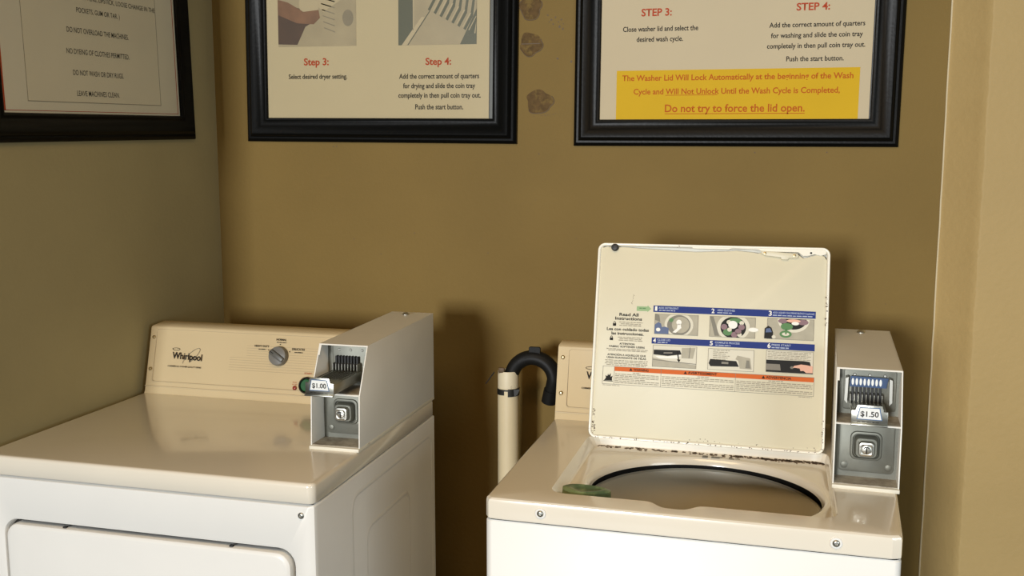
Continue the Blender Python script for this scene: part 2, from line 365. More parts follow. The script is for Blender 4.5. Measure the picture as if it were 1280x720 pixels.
# left sign
slf, pl = framed('black framed laundry rules sign with red-edged sheet on left wall', (0, -.539, 1.5427), (0, 0, PI / 2), .80, .62, .062, M['paper_l'], x0=(-.335, .4145), px0=-.275, px1=.3525, pz0=.060, pz1=.56)
slf.rotation_euler = (Matrix.Rotation(PI / 2, 3, 'Z') @ Matrix.Rotation(r2(-1.75), 3, 'Y')).to_euler()
flat('red_edge', [rect(-.268, -.263, .066, .552), rect(-.268, .3445, .0665, .0678), rect(.3425, .3445, .066, .552)], M['red_ink'], pl, YP, .0003)
flat('inner_sheet', [rect(-.199, .2700, .087, .552)], M['paper_l2'], pl, YP, .0008)
flat('sheet_outline', [rect(-.199, .2700, .087, .0882), rect(-.199, -.1978, .087, .552), rect(.2688, .27, .087, .552)], M['grey_ink'], pl, YP - .0008, .0003)
text([("(SUCH AS INK PENS, LIPSTICK, LOOSE CHANGE IN THE", .095, .3194, .345, .0115), ("POCKETS, GUM OR TAR. )", .0502, .2895, .1524, .0115), ("DO NOT OVERLOAD THE MACHINES.", .0460, .2431, .2174, .0122), ("NO DYEING OF CLOTHES PERMITTED.", .0421, .1959, .2206, .0122),
  ("DO NOT WASH OR DRY RUGS.", .0364, .1488, .1782, .0122), ("LEAVE MACHINES CLEAN.", .0302, .1026, .1500, .0122)], M['ink'], pl, YP - .0012, bold=.004)

# ------------------------------------------------------------------ machines: shared builders
ZT, TH = .912, .0385
FA = None
def console(t, x1, y0, y1, zt, yback, m):
    """control panel standing at the back of the top; returns the part"""
    H = zt - ZT
    mb = MB(); mb.prism([(y0, ZT - .001), (y0 + .005, ZT + .004), (y1 - .001, zt - .004), (y1 + .004, zt), (yback, zt + .004), (yback + .01, zt), (yback + .01, ZT - .001)], 'x', .001, x1, .0035, 2)
    return mb.build('console', m, t)
def face_empty_matrix(y0, y1, zt):
    a = math.atan2(y1 - y0, zt - ZT)
    return Matrix.Translation((0, y0, ZT)) @ Matrix.Rotation(-a, 4, 'X')
def on_face(o, Mx):
    if isinstance(o, list): return [on_face(q_, Mx) for q_ in o]
    o.matrix_basis = Mx @ o.matrix_basis; return o
def screw(name, x, z, y, r, m, parent, Mx=None, label=None):
    mb = MB(); mb.lathe([(r * 1.0, 0), (r, -.0012), (r * .8, -.0026), (r * .45, -.0032), (r * .42, -.0018), (0, -.0018)], (x, y, z), 'y', 18)
    o = mb.build(name, m, parent, angle=.8)
    if Mx is not None: on_face(o, Mx)
    if label: o['label'] = label
    return o
def washer_ring(x, z, y, r, parent):
    return MB().lathe([(r, 0), (r, -.0015), (r * .9, -.0022), (r * .5, -.0022)], (x, y, z), 'y', 24).build('screw_washer', M['enamel'], parent)

def coin_box(t, x0, x1, zb, yf, ym, yt, zm, zf, zr, yb, price, slide_y, rot=0, label=None, blue=False):
    """open-fronted sheet metal coin box; every detail is a sub-part"""
    th = .0026
    prof_ = [(yf, zb), (ym, zm), (yt, zf), (yb, zr), (yb, zb)]
    mb = MB()
    for xa in (x0, x1 - th): mb.prism(prof_, 'x', xa, xa + th, .0008, 2)
    mb.prism([(yt, zf), (yb, zr), (yb, zr - th), (yt - .001, zf - th)], 'x', x0 + .0005, x1 - .0005, .0006, 1)
    mb.box(x0 + th, x1 - th, yb - th, yb - .0003, zb, zr - .001)
    mb.prism([(ym - .0002, zm), (ym - .0002, zm + th), (.30, zm + th), (.30, zm)], 'x', x0 + th, x1 - th)
    mb.prism([(yt - .0115, zf - .022), (yt - .0005, zf - .0015), (yt + .002, zf - .0035), (yt - .008, zf - .022)], 'x', x0 + th, x0 + th + .003)
    p = mb.build('coin_box', M['coin_white'], t, angle=.5)
    p['label'] = label
    if rot:
        Mr = Matrix.Translation((x0, yf, 0)) @ Matrix.Rotation(rot, 4, 'Z') @ Matrix.Translation((-x0, -yf, 0)); p.matrix_basis = Mr
    W = x1 - x0; cx = (x0 + x1) / 2
    def sub(mb_, name, m, sm=True, ang=.6):
        return mb_.build(name, m, p, sm, ang)
    sub(MB().box(x0 - .0005, x1 + .0005, yf - .006, yb, zb - .0005, zb + .0065, .001), 'base_strip', M['coin_edge'])
    sub(MB().box(x0 + th, x1 - th, ym + .003, .298, zm + th, zm + th + .0006), 'shelf_liner', M['grime'], False)
    sub(MB().box(x0 + th, x1 - th, yf + .003, .278, zb + .0066, zb + .0078), 'floor_liner', M['grime'], False)
    # lower compartment: stamped plate with the lock
    yl = .262
    zl = (zb + zm) / 2 + .010
    b = MB(); b.prism(rrect(x0 + .010, x1 - .008, zb + .018, zm - .003, .008), 'y', yl, yl + .004, .0012, 2)
    b.box(x0 + th, x1 - th, yl + .004, yl + .006, zb + .006, zm)
    b.lathe([(.0065, 0), (.0065, -.0012), (.005, -.002), (0, -.002)], (x0 + .020, yl, zb + .030), 'y', 18)
    b.lathe([(.0065, 0), (.0065, -.0012), (.005, -.002), (0, -.002)], (x1 - .017, yl, zb + .030), 'y', 18)
    b.loops([[(x, y_, z) for x, z in rrect(cx - a, cx + a, zl - a * .98, zl + a * .98, a * .42, 5)] for a, y_ in ((.0275, yl), (.0262, yl - .0025), (.0235, yl - .003), (.0215, yl + .0005), (.0210, yl - .001), (.0195, yl - .012), (.0175, yl - .0150))], cap1=True)
    sub(b, 'lock_plate', M['steel_plate'])
    b = MB(); b.loops([[(x, y_, z) for x, z in rrect(cx - a, cx + a, zl - a, zl + a, a * .45, 5)] for a, y_ in ((.0140, yl - .012), (.0136, yl - .024), (.0125, yl - .0262), (.0100, yl - .0268), (.0092, yl - .0262))], cap1=True)
    b.lathe([(.0085, 0), (.0085, -.0015), (.0070, -.0022), (0, -.0022)], (cx, yl - .0260, zl), 'y', 24)
    lk = sub(b, 'lock', M['chrome'])
    b = MB(); b.prism(rect(cx - .0012, cx + .0012, zl - .0065, zl + .004), 'y', yl - .0290, yl - .0281)
    b.prism(ell(cx, zl + .001, .0058, .0055, 12, .35, PI - .35) + ell(cx, zl + .001, .0034, .0030, 12, PI - .5, .5)[:], 'y', yl - .0289, yl - .0281) if False else None
    arc = ell(cx, zl + .0002, .0062, .0062, 12, .5, PI - .5); arc2 = ell(cx, zl + .0002, .0042, .0042, 12, .5, PI - .5)
    b.prism(arc + arc2[::-1], 'y', yl - .0289, yl - .0281)
    sub(b, 'keyhole', M['dark'], False)
    # upper compartment: slide mechanism plate
    yu = .288
    b = MB(); b.box(x0 + th, x1 - th, yu + .004, yu + .006, zm + th, min(zf, zr) - th)
    b.prism(rrect(x0 + .014, x1 - .008, zm + .012, zf - .008, .004), 'y', yu + .0005, yu + .004, .0012, 2)
    sub(b, 'mechanism_plate', M['steel_plate'])
    b = MB()
    for dx in (-.026, 0, .026): sub(MB().lathe([(.0028, 0), (.0028, -.0008), (.0018, -.0016), (0, -.0016)], (cx + dx + .002, yu + .0005, zf - .017), 'y', 12), 'rivet', M['chrome'])
    zs_ = 1.062 if not blue else 1.060       # top face height of the tray
    n_slot = 8; sw = .0068
    sxs = [cx - .0035 * sw / sw + (k - 3.5) * sw for k in range(n_slot)]
    # comb of coin channels
    b = MB()
    for sx_ in sxs: b.prism(rrect(sx_ - .0017, sx_ + .0017, zs_ - .006, zs_ + .030, .0015, 3), 'y', yu - .010, yu + .0008)
    sub(b, 'coin_slot', M['black'])
    b = MB()
    for k in range(n_slot + 1):
        x = sxs[0] - sw / 2 + k * sw
        b.box(x - .0013, x + .0013, yu - .020, yu + .001, zs_ - .004, zs_ + .016, .0006, 1)
    sub(b, 'coin_comb', M['steel'])
    # the tray itself
    hw = .0305; ys = slide_y
    b = MB()
    b.box(cx - hw + .002, cx + hw - .002, ys + .002, yu, zs_ - .020, zs_, .0012)
    for k in range(n_slot + 1):
        x = sxs[0] - sw / 2 + k * sw
        b.box(x - .0008, x + .0008, ys + (.052 if not blue else .02), yu - .018, zs_, zs_ + .0022, .0003, 1)
    sub(b, 'coin_slide', M['steel'])
    b = MB()
    fpts = [(-hw, -.020), (hw, -.020), (hw, .004), (hw - .007, .004), (hw - .010, .014), (-hw + .010, .014), (-hw + .007, .004), (-hw, .004)]
    b.prism([(cx + a, zs_ + c) for a, c in fpts], 'y', ys - .0005, ys + .0025, .0008, 2)
    b.box(cx - hw, cx + hw, ys - .006, ys + .001, zs_ - .0225, zs_ - .0195, .0008)
    sub(b, 'slide_front', M['steel'])
    zc = zs_ - .001
    fl = [(-.0215, -.011), (.0215, -.011), (.0170, .0115), (-.0170, .0115)]
    fli = [(-.0197, -.0095), (.0197, -.0095), (.0157, .0100), (-.0157, .0100)]
    flat('price_label', [[(cx + a, zc + c) for a, c in fl]], M['label_edge'], p, ys - .0006, .0004)
    flat('price_label', [[(cx + a, zc + c) for a, c in fli]], M['label_white'], p, ys - .0011, .0003)
    text([(price, cx, zc - .0050, .0300, .0098)], M['ink'], p, ys - .0017, 'price', .018)
    fine_print([(cx - .020, cx + .018, zs_ - .0165)], M['ink'], p, ys - .0007, 'stamped_marks')
    if blue:
        flat('slot_label', [[(cx - .0325, zs_ + .028), (cx + .0305, zs_ + .028), (cx + .0335, zs_ + .0465), (cx - .0315, zs_ + .0475)]], M['label_blue'], p, yu - .012, .001)
        flat('slot_label_oval', [ell(sx_, zs_ + .0375, .0022, .0065, 14) for sx_ in sxs], M['label_white'], p, yu - .0132, .0004)
        b = MB()
        for q_ in (-1, 1): b.prism([(cx + q_ * .036, zs_ - .002), (cx + q_ * .041, zs_ + .004), (cx + q_ * .040, zs_ + .045), (cx + q_ * .035, zs_ + .047)], 'y', yu - .022, yu)
        sub(b, 'guide_cheek', M['chrome'])
    # screw on top
    b = MB(); b.lathe([(.0085, 0), (.0085, .0012), (.0060, .0045), (.0030, .006), (0, .006)], ((x0 + x1) / 2 - .004, yb - .035, zr - .0005), 'z', 20)
    sub(b, 'top_screw', M['chrome'])
    return p

# ------------------------------------------------------------------ dryer
DW = .737
dr = empty('dryer', (.0198, -.9492, 0), (0, 0, .0059)); tag(dr, 'white coin-operated clothes dryer against the left wall, $1.00 coin tray pulled out', 'dryer')
H1 = ZT - TH - .0025
# cabinet: front panel with door opening, embossed right side
mb = MB()
R_out = rrect(0, DW, .06, H1, .001, 6)
def front_loops(x0, x1, z0, z1, r):
    outer = rrect(.012, DW - .012, .072, H1 - .004, .004, 6); hole = rrect(x0, x1, z0, z1, r, 6)
    return [[(x, .66, z) for x, z in rrect(0, DW, .06, H1, .004, 6)], [(x, .012, z) for x, z in rrect(0, DW, .06, H1, .004, 6)],
            [(x, .004, z) for x, z in rrect(.003, DW - .003, .063, H1 - .002, .004, 6)], [(x, 0, z) for x, z in outer],
            [(x, 0, z) for x, z in rrect(x0 - .010, x1 + .010, z0 - .010, z1 + .010, r + .008, 6)],
            [(x, .003, z) for x, z in rrect(x0 - .004, x1 + .004, z0 - .004, z1 + .004, r + .004, 6)],
            [(x, .012, z) for x, z in hole], [(x, .030, z) for x, z in hole]]
mb.loops(front_loops(.050, .690, .20, .778, .030), cap0=True, cap1=True)
mb.build('cabinet', M['enamel'], dr, angle=.5)
# pressed ribs on the right flank
for (ya, yb_, za, zb_) in ((.165, .640, .10, .828), (.235, .480, .16, .738)):
    rr = [rrect(ya - k, yb_ + k, za - k, zb_ + k, .03 + k, 6) for k in (.008, .004, 0, -.004)]
    MB().loops([[(DW + d, y, z) for y, z in r_] for r_, d in zip(rr, (-.0002, .0009, .0013, -.0002))]).build('pressed_rib', M['enamel'], dr, angle=1.2)
MB().box(.03, DW - .03, .04, .64, 0, .062).build('plinth', M['dark'], dr, False)
# door
mb = MB(); mb.loops([[(x, y_, z) for x, z in rrect(.0545 + k, .6855 - k, .205 + k, .7735 - k, .028, 6)] for k, y_ in ((0, .022), (0, .004), (.0012, -.001), (.004, -.0035), (.008, -.0045))], cap0=True, cap1=True)
door = mb.build('door', M['enamel'], dr, angle=.5)
MB().loops([[(x, y_, z) for x, z in rrect(.0498 + k, .6902 - k, .200 + k, .7780 - k, .029, 6)] for k, y_ in ((.0, .010), (.0, .020), (.006, .020), (.006, .010))]).build('door_gap', M['dark'], dr, False)  # near-black ring in the gap round the door: its shade as colour
for x in (.191, .561): MB().box(x - .004, x + .004, .001, .008, .7735, .7765, .001).build('door_bumper', M['rubber'], door)
screw('front_screw', .7095, .850, 0, .0062, M['chrome'], dr)
# top
def top_slab(W, yb_, bump_fn=None):
    ls = []
    for k, z in ((.007, ZT), (.0035, ZT - .0006), (.001, ZT - .0030), (0, ZT - .007), (0, ZT - TH + .002), (.0015, ZT - TH), (.006, ZT - TH)):
        ls.append([(x, y, z) for x, y in rrect(-.0 + k, W - k, -.003 + k, yb_ - k, max(.002, .014 - k), 6)])
    return ls
mb = MB(); ls = top_slab(DW, .662); mb.loops(ls, cap0=True, cap1=True)
mb.build('top_panel', M['top'], dr, angle=.7)
MB().box(.006, DW - .006, .006, .655, ZT - TH - .003, ZT - TH + .001).build('seam', M['dark'], dr, False)
# no marks drawn here; the spots on the top are knob and button reflections
for x, y, r_ in ((.607, .235, .020), (.60, .115, .018), (.32, .36, .0)):
    pass
# console
Y0, Y1 = .533, .580; ZC = 1.078
cs = console(dr, .70, Y0, Y1, ZC, .635, M['console'])
FM = face_empty_matrix(Y0, Y1, ZC); FH = math.hypot(Y1 - Y0, ZC - ZT)
def fsub(o): on_face(o, FM); return o
b = MB()
def outline_rect(b, x0, x1, z0, z1, w, y=-.0003, r=.006):
    b.loops([[(x, yv, z) for x, z in rrect(x0 + k, x1 - k, z0 + k, z1 - k, r, 4)] for k, yv in ((0, y + .0004), (w * .3, y - .0002), (w * .7, y - .0002), (w, y + .0004))])
outline_rect(b, .0205, .64, .031, FH - .008, .0010)
b.box(.003, .69, -.0004, .0002, .0188, .0198)
fsub(b.build('console_outline', M['console_line'], cs))
b = MB()
for k in range(11): b.box(.235 if k < 6 else .28, .60, -.0003, .0002, .072 + k * .0062, .0725 + k * .0062)
fsub(b.build('console_stripe', M['console_line'], cs, False))
for z in (.1435, .0625): fsub(screw('console_screw', .0135, z, -.0002, .0042, M['brass'], cs))
fsub(text([("Whirlpool", .1150, .0905, .0850, .0170, -.035)], M['ink'], cs, -.0006, 'logo', .020))
b = MB(); pts = [( .127 + .030 * math.cos(a) * math.cos(.75) - .009 * math.sin(a) * math.sin(.75), -.0006, .099 + .030 * math.cos(a) * math.sin(.75) + .009 * math.sin(a) * math.cos(.75)) for a in [2 * PI * k / 40 for k in range(-13, 20)]]
b.tube(pts, .0005, 5); fsub(b.build('logo_ring', M['grey_ink'], cs))
b = MB(); b.tube([(.082 + .0105 * math.cos(a), -.0006, .1155 + .0030 * math.sin(a)) for a in [PI * k / 12 for k in range(25)]], .0005, 5); fsub(b.build('logo_crest', M['ink'], cs))
fsub(text([("COMMERCIAL WASHER QUALITY SERIES", .1100, .0705, .0950, .0036, 0)], M['ink'], cs, -.0006, 'lettering', .02))
kx, kz = .3700, .1120
b = MB(); b.lathe([(.0245, 0), (.0242, -.006), (.0225, -.0125), (.0210, -.0135), (0, -.0135)], (kx, 0, kz), 'y', 36); kn = fsub(b.build('timer_knob', M['knob'], cs))
a = -.55; Rk = Matrix.Translation((kx, 0, kz)) @ Matrix.Rotation(-a, 4, 'Y')
b = MB(); b.box(-.0215, .0215, -.0195, -.012, -.0065, .0065, .003, 2, M4=Rk); fsub(b.build('knob_grip', M['knob_d'], cs))
b = MB(); b.box(-.0205, -.008, -.0199, -.0193, -.0008, .0008, 0, 1, M4=Rk); fsub(b.build('knob_pointer', M['ink'], cs, False))
fsub(text([("NORMAL", kx + .002, .1505, .0280, .0052), ("HEAVY DUTY", .3205, .1325, .0400, .0050), ("DELICATES", .4200, .1290, .0340, .0050)], M['ink'], cs, -.0006, 'dial_lettering', .02))
fsub(fine_print([(kx - .010, kx + .016, .1452), (.312, .332, .1262), (.410, .432, .1225)], M['ink'], cs, -.0005, 'dial_fine_print', .002))
fsub(flat('dial_dot', [ell(kx + .0, .1412, .0014, .0014, 10), ell(kx - .030, .126, .0014, .0014, 10), ell(kx + .027, .1245, .0014, .0014, 10)], M['ink'], cs, -.0004))
b = MB(); b.lathe([(.0052, 0), (.0052, -.001), (.0035, -.0025), (0, -.003)], (.4195, 0, .0370), 'y', 18); fsub(b.build('indicator_lamp', M['led'], cs))
fsub(text([("PLUG", .4185, .0490, .010, .0032), ("IN USE", .4185, .0440, .012, .0028), ("START", .452, .0720, .020, .0040)], M['red_ink'], cs, -.0006, 'button_lettering', .01))
b = MB(); b.lathe([(.0205, 0), (.0205, -.005), (.0175, -.008), (.0160, -.005), (.0160, -.001), (0, -.001)], (.4520, 0, .0450), 'y', 32); fsub(b.build('button_ring', M['black'], cs))
b = MB(); b.lathe([(.0150, 0), (.0150, -.005), (.013, -.0065), (0, -.0065)], (.4520, 0, .0450), 'y', 28); fsub(b.build('start_button', M['green'], cs))
coin_box(dr, .629, .7375, ZT, .205, .211, .257, 1.025, 1.121, 1.127, .661, '$1.00', .142, label='white sheet-metal coin box with the steel tray pulled out')

# ------------------------------------------------------------------ washer
WW = .686; ZW = .914
wa = empty('washing_machine', (1.078, -.9308, 0), (0, 0, -.0069)); tag(wa, 'white top-loading coin washing machine with its lid standing open, by the right wall', 'washing machine')
HW = ZW - TH - .0025
mb = MB(); mb.loops([[(x, y, z) for x, y in rrect(k, WW - k, k, .655, .012, 5)] for k, z in ((0, .05), (0, HW - .003), (.002, HW))], cap0=True, cap1=False)
mb.build('cabinet', M['enamel'], wa, angle=.6)
MB().box(.03, WW - .03, .04, .62, 0, .052).build('plinth', M['dark'], wa, False)
# seam: thin dark rim all round (open in the middle)
MB().loops([[(x, y, z) for x, y in rrect(k, WW - k, k, .652, .010, 5)] for k, z in ((.005, HW - .006), (.005, ZW - TH + .002), (.018, ZW - TH + .002), (.018, HW - .006))]).build('seam', M['dark'], wa, False)
# top with lid well and oval tub opening
HC = (.362, .203)
def ray_loop(inside, n=192):
    out = []
    for k in range(n):
        a = 2 * PI * k / n; c, s_ = math.cos(a), math.sin(a); lo, hi = 0, 1.2
        for _ in range(34):
            mid_ = (lo + hi) / 2
            if inside(HC[0] + c * mid_, HC[1] + s_ * mid_): lo = mid_
            else: hi = mid_
        out.append((HC[0] + c * lo, HC[1] + s_ * lo))
    return out
def in_ell(a, b_): return lambda x, y: ((x - HC[0]) / a) ** 2 + ((y - HC[1]) / b_) ** 2 < 1
def in_rr(x0, x1, y0, y1, r, fn=None):
    def f(x, y):
        y0_ = y0 + (fn(x) if fn else 0)
        dx = max(x0 + r - x, x - (x1 - r), 0); dy = max(y0_ + r - y, y - (y1 - r), 0)
        if x < x0 or x > x1 or y < y0_ or y > y1: return False
        return dx * dx + dy * dy < r * r
    return f
notch = lambda x: -.026 * math.exp(-((x - .325) / .034) ** 4) if abs(x - .322) < .09 else 0
def side(k):
    def f(x, y):
        w = WW - k + .014 * max(0, min(1, (y) / .22))
        r = .012
        if x < k or x > w or y < -.003 + k or y > .662 - k: return False
        dx = max(k + r - x, x - (w - r), 0); dy = max(-.003 + k + r - y, y - (.662 - k - r), 0)
        return dx * dx + dy * dy < r * r
    return f
wx0, wx1, wy0, wy1 = .104, .590, .055, .425
specs = [(in_ell(.2105, .181), -.033), (in_ell(.2115, .182), -.029), (in_ell(.2130, .1835), -.0255), (in_ell(.216, .186), -.0218), (in_ell(.2205, .190), -.0190), (in_ell(.226, .194), -.0182),
         (in_rr(wx0 + .015, wx1 - .004, wy0 + .003, wy1 - .006, .016, notch), -.018), (in_rr(wx0 + .012, wx1 - .003, wy0 + .0022, wy1 - .004, .020, notch), -.0165),
         (in_rr(wx0 + .002, wx1, wy0, wy1, .022, notch), -.003), (in_rr(wx0 - .001, wx1 + .002, wy0 - .003, wy1 + .003, .026, notch), 0),
         (side(.008), 0), (side(.004), -.0008), (side(.001), -.0034), (side(0), -.008), (side(0), -TH + .002), (side(.0015), -TH), (side(.012), -TH)]
ang = []
lps = []
for f, dz in specs:
    lps.append([(x, y, ZW + dz) for x, y in ray_loop(f)])
# keep hole loops from crossing the front of the well
for li in range(6):
    lps[li] = [(x, max(y, wy0 + .005 + .001 * (6 - li) + notch(x) * .8), z) for x, y, z in lps[li]]
mb = MB(); mb.loops(lps); mb.build('top_panel', M['top'], wa, angle=.33)
for x, z in ((.1012, .8944), (.5862, .8939)):
    washer_ring(x, z, -.003, .0095, wa); screw('front_screw', x, z, -.0045, .0060, M['chrome'], wa)
# basket and outer tub
b = MB(); b.lathe([(0, .505), (.2285, .505), (.2285, .868), (.2295, .868), (.2295, .50), (.0, .50)], (.357, .232, 0), 'z', 64); b.build('outer_tub', M['dark'], wa)
bx, by = .357, .232
b = MB(); b.lathe([(.226, .55), (.226, .844), (.224, .850), (.220, .852), (.216, .849), (.214, .840), (.208, .60), (.16, .57), (0, .565)], (bx, by, 0), 'z', 72); bk = b.build('wash_basket', M['tub'], wa)
b = MB(); b.lathe([(.085, .568), (.06, .59), (.045, .66), (.035, .78), (.030, .80), (0, .805)], (bx, by, 0), 'z', 40)
for k in range(4):
    a = k * PI / 2 + .4; b.box(.04, .12, -.004, .004, .57, .63, .002, 1, M4=Matrix.Translation((bx, by, 0)) @ Matrix.Rotation(a, 4, 'Z'))
b.build('agitator', M['coin_white'], wa)
# bleach dispenser in the front left of the well
b = MB(); b.loops([[((.162 + a * math.cos(t_)) + .006 * math.sin(2 * t_), .092 + b_ * math.sin(t_) * (1 - .25 * math.cos(t_)), z) for t_ in [2 * PI * k / 28 for k in range(28)]] for a, b_, z in
   ((.044, .026, ZW - .0183), (.043, .025, ZW - .004), (.036, .020, ZW - .001), (.026, .014, ZW - .002), (.018, .008, ZW - .005))], cap1=True)
o = b.build('bleach_dispenser', M['disp'], wa); o['label'] = 'green plastic bleach dispenser in the lid well'
# small printed marks on the well's rear edge
fp = MB()
for x0_, x1_, y_ in ((.345, .356, .396), (.345, .356, .401), (.345, .356, .391), (.363, .385, .399), (.363, .380, .393), (.398, .409, .394), (.398, .405, .401), (.411, .420, .396)):
    fp.box(x0_, x1_, y_ - .0022, y_ + .0016, ZW - .0182, ZW - .0176)
fp.build('printed_mark', M['grey_ink'], wa, False)
# hinge line grime
gr = MB(); q = random.Random(21)
for k in range(420):
    t_ = q.random(); x = .108 + .478 * t_
    if q.random() > .35 + .6 * abs(t_ - .35): continue
    y = .413 + q.gauss(0, .004); s_ = q.uniform(.0006, .0022)
    gr.box(x - s_ * 1.6, x + s_ * 1.6, y - s_, y + s_, ZW - .0182, ZW - .0172)
for k in range(90):
    x = q.uniform(.46, .586); s_ = q.uniform(.0006, .0018); y = q.gauss(.409, .004); gr.box(x - s_ * 1.5, x + s_ * 1.5, y - s_, y + s_, ZW - .0182, ZW - .0172)
tag(gr.build('hinge_grime', M['rust'], wa, False), kind='stuff')
# console of the washer
c2 = console(wa, .59, .532, .572, 1.079, .615, M['console'])
FM2 = face_empty_matrix(.532, .572, 1.079)
def f2(o): on_face(o, FM2); return o
b = MB(); outline_rect(b, .0275, .56, .031, .163, .0010); b.box(.003, .588, -.0004, .0002, .0188, .0198); f2(b.build('console_outline', M['console_line'], c2))
for z in (.1435, .0620): f2(screw('console_screw', .0140, z, -.0002, .0045, M['brass'], c2))
f2(text([("Whirlpool", .1130, .0980, .0850, .0170)], M['ink'], c2, -.0006, 'logo', .020))
f2(text([("COMMERCIAL WASHER QUALITY SERIES", .1080, .0750, .0950, .0036)], M['ink'], c2, -.0006, 'lettering', .02))
b = MB(); b.tube([(.0790 + .0105 * math.cos(a), -.0006, .1225 + .0030 * math.sin(a)) for a in [PI * k / 12 for k in range(25)]], .0005, 5); f2(b.build('logo_crest', M['ink'], c2))

# lid, standing open. Built in its own plane: x across, z up the lid, -y towards the viewer
LX0, LX1, LH = .1035, .5835, .4185
la = math.atan2(.098, .407)
LM = Matrix.Translation((0, .412, ZW)) @ Matrix.Rotation(-la, 4, 'X')
mb = MB()
ls = []
for k, y_ in ((.004, .014), (.0, .010), (0, -.001), (.001, -.003), (.0035, -.0035), (.0055, -.002), (.0070, .0035)):
    ls.append([(x, y_, z) for x, z in rrect(LX0 + k, LX1 - k, k, LH - k, max(.005, .016 - k), 7)])
mb.loops(ls, cap0=True)
lid = mb.build('lid', M['lid_rim'], wa, angle=.9); lid.matrix_basis = LM; lid['label'] = 'open lid, cream inside with printed instructions'
# inner panel with the shaped upper edge
top_e = [(LX1 - .0065, .392), (.572, .4005), (.560, .4045), (.548, .401), (.540, .398), (.530, .396), (.520, .4035), (.515, .4065), (.45, .4068), (.440, .4035), (.432, .4055), (.395, .4085), (.38, .4068), (.31, .4035), (.285, .4045), (.20, .408), (.160, .4105), (.140, .409), (.125, .4105), (LX0 + .0065, .408)]
inner = [(LX0 + .0065, .012), (LX0 + .012, .0065), (LX1 - .012, .0065), (LX1 - .0065, .012)] + top_e
MB().prism(inner, 'y', .0010, .0045, .0012, 2).build('inner_panel', M['lid'], lid)
fl_ = MB()
tz = lambda pts_: fl_.prism(pts_, 'y', -.0022, .004, .0008, 1)
tz([(.575, LH - .004), (.300, LH - .004), (.308, LH - .0085), (.38, LH - .0085), (.388, LH - .006), (.440, LH - .0075), (.448, LH - .011), (.52, LH - .011), (.530, LH - .0185), (.540, LH - .018), (.552, LH - .0145), (.565, LH - .017), (.575, LH - .014)])
fl_.build('rim_flange', M['lid_rim'], lid)
b = MB(); b.prism([(.4455, .4085), (.5185, .4045), (.5215, .4005), (.5195, .3955), (.502, .3945), (.500, .391), (.487, .3915), (.486, .3955), (.456, .3985), (.447, .4025)], 'y', -.0055, .001, .0012, 2)
st = b.build('strike_plate', M['lid'], lid)
for x, z in ((.4540, .4035), (.5130, .4000)):
    b = MB(); b.lathe([(.0032, 0), (.0030, -.0012), (.0012, -.0016), (0, -.001)], (x, -.0055, z), 'y', 14); b.build('strike_screw', M['brass'], lid)
b = MB(); b.lathe([(.0078, .001), (.0078, -.006), (.0060, -.0085), (.003, -.009), (.0028, -.0075), (0, -.0075)], (.1405, 0, .4085), 'y', 24); b.build('bumper', M['rubber'], lid)
b = MB(); b.lathe([(.0022, -.0022), (.0022, -.0027), (0, -.0027)], (.5455, 0, .4065), 'y', 12); b.build('lid_hole', M['dark'], lid)
q = random.Random(31); rs = MB()
def rfleck(x, z, s_, y=-.0036): rs.prism([(x + s_ * q.uniform(.4, 1.4) * math.cos(a), z + s_ * q.uniform(.4, 1.2) * math.sin(a)) for a in [k * PI / 3 for k in range(6)]], 'y', y - .0002, y + .004)
for k in range(60): rfleck(q.uniform(.12, .57), q.uniform(.0015, .004), q.uniform(.0006, .0016))
for k in range(30): rfleck(q.uniform(.5765, .5805), q.choice((q.uniform(.01, .07), q.uniform(.25, .32))), q.uniform(.0006, .0016))
for k in range(26): rfleck(q.uniform(LX0 + .007, LX0 + .013), q.uniform(.008, .06), q.uniform(.0006, .0018), .0008)
for k in range(16): rfleck(q.uniform(.30, .57), q.uniform(.008, .014), q.uniform(.0006, .0014), .0008)
for k in range(12): rfleck(.1825 + q.uniform(-.001, .001) + k * .0003, .288 + k * .0018, q.uniform(.0004, .0010), .0008)
tag(rs.build('rust_fleck', M['rust'], lid, False), kind='stuff')

YL = .0008
def lf(name, polys, m, y=0): return flat(name, polys, M[m], lid, YL - y * .0002, .0002)
lf('blue_band', [[(.2290, .2727), (.5585, .2722), (.5585, .2868), (.2290, .2866)]], 'blue', 1)
lf('blue_band', [[(.2285, .2055), (.5585, .2060), (.5585, .2200), (.2285, .2183)]], 'blue', 1)
text([("1", .2348, .2757, .0048, .0095), ("2", .3533, .2755, .0062, .0095), ("3", .4690, .2750, .0062, .0100), ("4", .2345, .2080, .0062, .0090), ("5", .3525, .2080, .0062, .0095), ("6", .4690, .2085, .0062, .0100)], M['white_ink'], lid, YL - .0006, 'step_number', .02)
text([("ADD DETERGENT", .2610, .2800, .0420, .0040), ("ADD CLOTHES", .3800, .2800, .0360, .0040), ("ADD LIQUID CHLORINE BLEACH (optional)", .5150, .2800, .0820, .0038), ("CLOSE LID", .2540, .2122, .0270, .0040),
   ("COMPLETE PROCESS", .3850, .2125, .0500, .0040), ("PRESS START", .4930, .2130, .0380, .0042)], M['pale_blue_ink'], lid, YL - .0006, 'band_lettering', .02)
fine_print([(.241, .275, .2757), (.362, .392, .2757), (.474, .552, .2750), (.241, .262, .2078), (.361, .392, .2080), (.474, .508, .2085)], M['pale_blue_ink'], lid, YL - .0005, 'band_fine_print', .0020)
lf('green_arrow', [[(.1935, .2735), (.1935, .2835), (.2160, .2835), (.2165, .2860), (.2245, .2790), (.2165, .2720), (.2160, .2738)]], 'pic_lgreen')
fine_print([(.199, .214, .2785)], M['pic_green'], lid, YL - .0004, 'arrow_print', .002)
